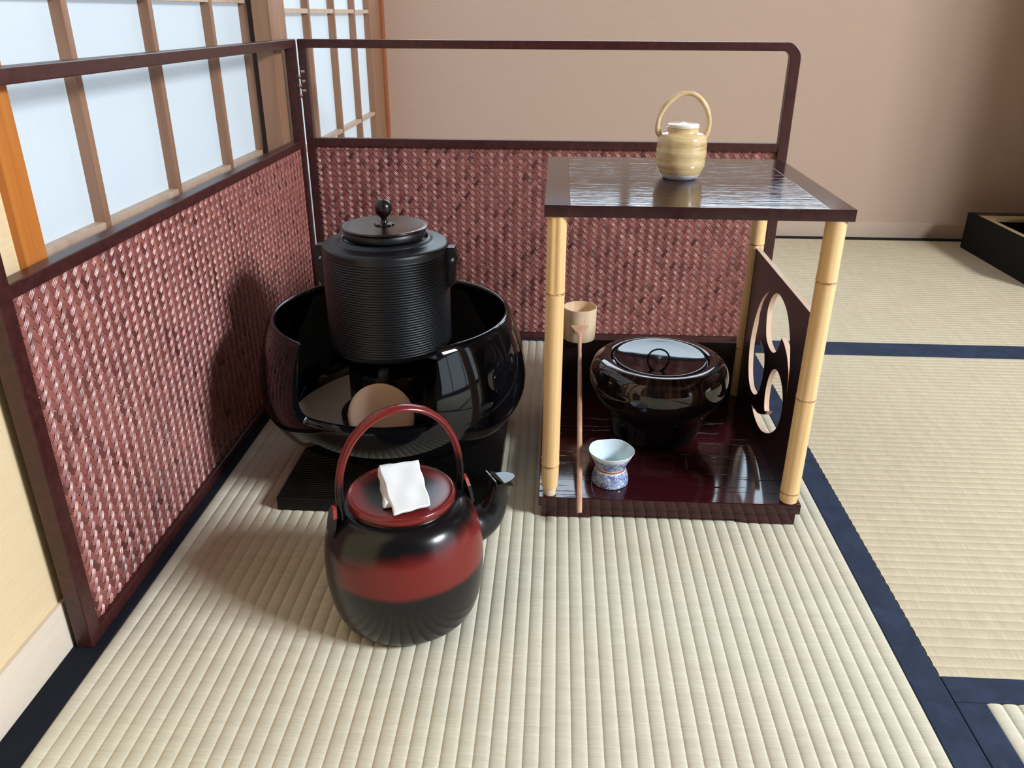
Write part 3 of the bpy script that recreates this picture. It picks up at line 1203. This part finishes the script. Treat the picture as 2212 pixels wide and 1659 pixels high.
# bail: two side legs rising into an arch (flat lacquered strap)
hp = [(-.0655, .130), (-.0675, .150), (-.0672, .178), (-.0615, .207), (-.0475, .233), (-.0255, .2505), (.0005, .2565), (.0265, .2505), (.0485, .233), (.0628, .207), (.0688, .178), (.0692, .150), (.0672, .130)]
q = MB()
q.tube([kp3(a, b) for a, b in spline(hp, 6)], .0060, 16, ref=(-sa, ca, 0), ell=lambda t: (1.2, .66))
q.obj('bail_handle', M['kettle_handle'], kt, smooth=True)
for s_ in (-1, 1):
    q = MB()
    pl = [(-.0105, .126), (-.0115, .136), (-.0100, .148), (-.0055, .1565), (0, .159), (.0055, .1565), (.0100, .148), (.0115, .136), (.0105, .126)]
    vv, ff = [], []
    nn = len(pl)
    for d in (.0742, .0780):
        for (lt, z) in pl:
            dd = d + (.150 - z) * .18
            vv.append(kp3(s_ * dd, z, lt))
    ff = [tuple(range(nn)), tuple(range(nn, 2 * nn))[::-1]] + [(i, (i + 1) % nn, nn + (i + 1) % nn, nn + i) for i in range(nn)]
    q.add(vv, ff)
    lg = q.obj('handle_lug', [M['black_soft'], M['red_edge']], kt)
    for pgn in lg.data.polygons:
        if len(pgn.vertices) == 4 and pgn.center.z > .1475:
            pgn.material_index = 1
# spout
spn = [(.070, .086), (.090, .089), (.104, .098), (.1115, .110), (.1145, .122), (.1175, .1335), (.1215, .1402)]
q = MB()
cl = spline(spn, 5)
rr = np.interp(np.linspace(0, 1, len(cl)), [0, .3, .55, .75, .9, 1], [.024, .0195, .0145, .0125, .0132, .0155])
q.tube([kp3(a, b) for a, b in cl], list(rr), 24, ref=(-sa, ca, 0), ell=lambda t: (1.0, 1.0))
q.obj('spout', M['black_soft'], kt, smooth=True)
q = MB()
pts = [(-.013, .0), (-.013, .0135)] + [(-.011 + .027 * math.sin(t), .0135 * math.cos(t)) for t in np.linspace(.1, PI - .1, 12)] + [(-.013, -.0135)]
vv = [kp3(.1215 + a, .1418, b) for a, b in pts[1:]] + [kp3(.1215 + a, .1404, b) for a, b in pts[1:]]
nn = len(pts) - 1
q.add(vv, [tuple(range(nn)), tuple(range(nn, 2 * nn))[::-1]] + [(i, (i + 1) % nn, nn + (i + 1) % nn, nn + i) for i in range(nn)])
q.add([kp3(.1090 + a, z, b) for a, z in ((0, .1365), (.0015, .1365), (-.0020, .1475), (-.0005, .1475)) for b in (-.0135, .0135)],
      [(0, 1, 3, 2), (4, 6, 7, 5), (0, 4, 5, 1), (2, 3, 7, 6), (0, 2, 6, 4), (1, 5, 7, 3)])
q.obj('spout_flap', M['black_gloss'], kt)

# folded white cloth on the kettle lid
zl = .1577
cb = thing('folded_cloth', 'small folded white linen cloth lying on the red kettle lid', 'cloth', (.322, -.440, zl))


def sheet(corners_top, corners_bot, n=12, amp=.0006, seed=1):
    """a puffy folded slab between bottom quad and top quad (BL, BR, TR, TL)"""
    rnd = random.Random(seed)
    ph = [rnd.uniform(0, 6) for _ in range(6)]
    bt = [Vector(q) for q in corners_bot]
    tp_ = [Vector(q) for q in corners_top]
    q = MB()

    def bil(c, u, w):
        return c[0] * (1 - u) * (1 - w) + c[1] * u * (1 - w) + c[2] * u * w + c[3] * (1 - u) * w
    idx = {}
    v = []
    for lay in (0, 1):
        for i in range(n + 1):
            for j in range(n + 1):
                u, w = i / n, j / n
                pq = bil(tp_ if lay else bt, u, w)
                ed = min(u, 1 - u, w, 1 - w)
                dz = amp * (math.sin(9 * u + ph[0]) * math.cos(7 * w + ph[1]) + .6 * math.sin(17 * w + ph[2] + 5 * u))
                pq = pq + Vector((amp * .9 * math.sin(14 * w + ph[3]) * (1 if u in (0, 1) else 0), amp * .9 * math.sin(15 * u + ph[4]) * (1 if w in (0, 1) else 0), dz if lay else 0))
                idx[lay, i, j] = len(v)
                v.append(pq)
    f = []
    for i in range(n):
        for j in range(n):
            f.append((idx[1, i, j], idx[1, i + 1, j], idx[1, i + 1, j + 1], idx[1, i, j + 1]))
            f.append((idx[0, i, j], idx[0, i, j + 1], idx[0, i + 1, j + 1], idx[0, i + 1, j]))
    for i in range(n):
        f.append((idx[0, i, 0], idx[0, i + 1, 0], idx[1, i + 1, 0], idx[1, i, 0]))
        f.append((idx[0, i, n], idx[1, i, n], idx[1, i + 1, n], idx[0, i + 1, n]))
        f.append((idx[0, 0, i], idx[1, 0, i], idx[1, 0, i + 1], idx[0, 0, i + 1]))
        f.append((idx[0, n, i], idx[0, n, i + 1], idx[1, n, i + 1], idx[1, n, i]))
    q.add(v, f)
    return q


def cloth_part(name, ct_, cb_, seed, amp=.0006):
    o = sheet(ct_, cb_, 12, amp, seed).obj(name, M['white_cloth'], cb, smooth=True, angle=80)
    bvx = o.modifiers.new('b', 'BEVEL')
    bvx.width = .0012
    bvx.segments = 2
    bvx.limit_method = 'ANGLE'
    bvx.angle_limit = math.radians(60)
    return o


cloth_part('lower_fold', [(.308, -.468, .1645), (.351, -.456, .1640), (.331, -.398, .1705), (.2895, -.409, .1725)],
           [(.306, -.471, zl), (.352, -.459, zl), (.332, -.394, zl), (.2870, -.405, zl)], 3, .0008)
cloth_part('upper_fold', [(.3210, -.4860, .1615), (.3560, -.4690, .1645), (.3325, -.4010, .1775), (.2915, -.4185, .1795)],
           [(.3195, -.4850, .1580), (.3560, -.4680, .1610), (.3330, -.3975, .1700), (.2905, -.4120, .1720)], 5, .0007)

# ------------------------------------------------------------------ water jar on the shelf base
JC = (.6425, -.0415)
jr = thing('water_jar', 'round dark brown glazed water jar with flat black lid on the shelf base', 'jar', (JC[0], JC[1], ZB))
jp = [(0, .0345), (.055, .0345), (.0635, .0337), (.067, .0380), (.0700, .049), (.0728, .060), (.0770, .0725), (.0840, .0850), (.0930, .0960), (.1002, .1070), (.1043, .1200), (.1052, .1320), (.1035, .1430), (.0995, .1510), (.0935, .1568), (.0865, .1600), (.0800, .1608), (.0752, .1600), (.0732, .157), (.073, .145), (0, .14)]
q = MB()


def jar_r(r, z, t):
    return r * (1 + .004 * math.sin(2 * t + .6))


q.lathe(spline(jp, 4), JC, 120, rfun=jar_r)
q.obj('body', M['jar'], jr, smooth=True)
q = MB()
q.lathe(spline([(0, .1530), (.066, .1550), (.0690, .1565), (.0700, .1588), (.0690, .1606), (.0665, .1610), (.05, .1587), (.025, .1569), (0, .1563)], 4), JC, 96, rfun=lambda r, z, t: (r, z + .034 * r * math.sin(t)))
jl = q.obj('lid', M['black_gloss'], jr, smooth=True)
q = MB()
q.tube([(JC[0] - .002 + a, JC[1], b - .0015) for a, b in spline([(-.0158, .1580), (-.0150, .1640), (-.0112, .1695), (-.0055, .1728), (0, .1738), (.0055, .1728), (.0112, .1695), (.0150, .1640), (.0158, .1580)], 5)], .0013, 10, ref=(0, 1, 0))
q.obj('loop_handle', M['black_soft'], jl, smooth=True)

# ------------------------------------------------------------------ small ceramic pot on the shelf top
PC = (.6435, -.0622)
pt = thing('ceramic_pot', 'small ochre glazed ceramic pot with overhead handle standing on the shelf top', 'pot', (PC[0], PC[1], ZT))
z0 = ZT
pp = [(0, .0005), (.016, .0005), (.0195, .0), (.0235, .0022), (.0277, .0070), (.0312, .0145), (.0326, .024), (.0330, .034), (.0328, .044), (.0318, .0520), (.0300, .0560), (.0265, .0585), (.0225, .0595), (.0207, .0605), (.0205, .0655), (.0198, .0662), (.017, .0655), (0, .064)]
q = MB()


def pot_r(r, z, t):
    h = z - z0
    if r < .025:
        return r
    return r * (1 + .008 * math.sin(h * 420 + .8 * math.sin(t)) + .006 * math.sin(3 * t + h * 60))


q.lathe([(r, z0 + z) for r, z in spline(pp, 5)], PC, 96, rfun=pot_r)
q.obj('body', M['pot'], pt, smooth=True)
q = MB()
q.lathe([(r, z0 + z) for r, z in spline([(0, .0664), (.0195, .0664), (.0207, .0672), (.0210, .0688), (.0200, .0702), (.016, .0710), (.0025, .0716), (.0018, .0724), (0, .0726)], 3)], PC, 64)
q.obj('lid', M['pot_lid'], pt, smooth=True)
hpt = [(-.0285, .0535), (-.0325, .0600), (-.0335, .0690), (-.0315, .0800), (-.0230, .0945), (-.0110, .1045), (.0020, .1080), (.0140, .1050), (.0245, .0950), (.0310, .0830), (.0335, .0710), (.0320, .0600), (.0285, .0520)]
q = MB()
hs = spline(hpt, 5)
q.tube([(PC[0] + a, PC[1], z0 + b) for a, b in hs], [.0033 + .0004 * math.sin(i * .35) for i in range(len(hs))], 14, ref=(0, 1, 0))
q.obj('handle', M['pot_handle'], pt, smooth=True)

# ------------------------------------------------------------------ porcelain lid rest
CC = (.5650, -.1965)
cu = thing('lid_rest', 'small blue and white hourglass porcelain lid rest on the shelf base', 'lid rest', (CC[0], CC[1], ZB))
cp = [(.0, .002), (.0210, .002), (.0222, .0), (.0252, .0006), (.0258, .003), (.0252, .009), (.0235, .016), (.0213, .0222), (.0206, .0240), (.0212, .0262), (.0240, .0330), (.0282, .0415), (.0316, .0490)]
q = MB()


def lobe(r, z, t):
    h = z - ZB
    k = max(0, (h - .026) / .0215)
    return (r * (1 + .010 * k * math.cos(5 * t + .3) + .006 * math.sin(3 * t)), z + .0005 * k * math.sin(5 * t + 1.9))


outer_ = spline(cp, 5)
q.lathe([(r, ZB + z) for r, z in outer_] + [(.0314, ZB + .0499), (.0307, ZB + .0494)], CC, 96, rfun=lobe)
q.obj('body', M['porcelain'], cu, smooth=True)
q = MB()
q.lathe([(r, ZB + z) for r, z in spline([(.0307, .0494), (.0270, .0412), (.0226, .0330), (.0200, .0262), (.0185, .0200), (.0, .0185)], 5)], CC, 96, rfun=lobe)
q.obj('inside', M['porcelain_in'], cu, smooth=True)

# ------------------------------------------------------------------ bamboo ladle
LX = .5245
ld = thing('bamboo_ladle', 'long bamboo ladle leaning on the back panel with its handle over the shelf front', 'ladle', (LX, .100, .1295))
q = MB()
q.lathe([(0, .1300), (.0240, .1300), (.0262, .1315), (.0272, .145), (.0280, .187), (.0266, .187), (.0255, .145), (.0245, .1345), (0, .134)], (LX, .104), 64)
q.obj('cup', M['ladle_cup'], ld, smooth=True, angle=50)
q = MB()
a_, b_ = Vector((LX - .0006, .0745, .1640)), Vector((LX - .0035, -.2715, .0284))
dirv = (b_ - a_).normalized()
nrm = Vector((1, 0, 0)).cross(dirv) * -1
if nrm.z < 0:
    nrm = -nrm
L_ = (b_ - a_).length
st = [(0, .0150, .0008), (.006, .0122, .0012), (.013, .0085, .0018), (.020, .0052, .0026), (.028, .0036, .0030), (.06, .0028, .0030), (.12, .0033, .0031), (.2, .0036, .0031), (.3, .0037, .0031), (L_ - .008, .0036, .0031), (L_, .0032, .0018)]
v, f = [], []
for (s_, hw, th) in st:
    c0 = a_ + dirv * s_
    bow = .004 * math.sin(PI * s_ / L_)
    c0 = c0 + nrm * bow
    for (x_, h_) in ((-1, -.5), (-1, .25), (-.55, .75), (0, .95), (.55, .75), (1, .25), (1, -.5)):
        v.append(c0 + Vector((1, 0, 0)) * (hw * x_) + nrm * (th * h_))
k = 7
f = [(i * k + j, i * k + (j + 1) % k, (i + 1) * k + (j + 1) % k, (i + 1) * k + j) for i in range(len(st) - 1) for j in range(k)]
f += [tuple(range(k))[::-1], tuple(range((len(st) - 1) * k, len(st) * k))]
q.add(v, f)
q.obj('handle', M['ladle_handle'], ld, smooth=True, angle=40)

# ------------------------------------------------------------------ black box by the back wall
bx = thing('tray_box', 'low black box with a pale inner tray near the back wall at the right edge', 'box', (1.87, 1.06, 0))
X0, X1, Y0, Y1, H = 1.6955, 2.05, .84, 1.262, .104
q = MB()
q.add(*mitre_frame(X0, X1, Y0, Y1, .012, 0, H))
q.obj('box_side', M['box_black'], bx)
q = MB()
q.box(X0 + .012, X1 - .012, Y1 - .030, Y1 - .012, .0, H + .0005)
q.obj('back_rim', M['box_rim'], bx)
cv2 = bpy.data.curves.new('tray', 'CURVE')
cv2.dimensions = '2D'
cv2.fill_mode = 'BOTH'


def rrect(x0, x1, y0, y1, r):
    out = []
    for cx, cy, a in ((x1 - r, y0 + r, -PI / 2), (x1 - r, y1 - r, 0), (x0 + r, y1 - r, PI / 2), (x0 + r, y0 + r, PI)):
        for i in range(8):
            t = a + PI / 2 * i / 7
            out.append((cx + r * math.cos(t), cy + r * math.sin(t)))
    return out


for pts in ([(X0 + .012, Y0 + .012), (X1 - .012, Y0 + .012), (X1 - .012, Y1 - .030), (X0 + .012, Y1 - .030)], rrect(X0 + .032, X1 - .032, Y0 + .032, Y1 - .075, .03)):
    s2 = cv2.splines.new('POLY')
    s2.points.add(len(pts) - 1)
    for w_, (a, b) in zip(s2.points, pts):
        w_.co = (a, b, 0, 1)
    s2.use_cyclic_u = True
cv2.extrude = .004
co = bpy.data.objects.new('tmp', cv2)
COL.objects.link(co)
dg = bpy.context.evaluated_depsgraph_get()
me = bpy.data.meshes.new_from_object(co.evaluated_get(dg))
vv = [(w_.co.x, w_.co.y, H - .006 + w_.co.z) for w_ in me.vertices]
ff = [tuple(w_.vertices) for w_ in me.polygons]
bpy.data.objects.remove(co)
mesh_obj('tray', vv, ff, M['box_inner'], bx)
MB().box(X0 + .012, X1 - .012, Y0 + .012, Y1 - .030, .0, .06).obj('recess', M['dark_inside'], bx)

for o in bpy.data.objects:
    if '_w' in o:
        del o['_w']
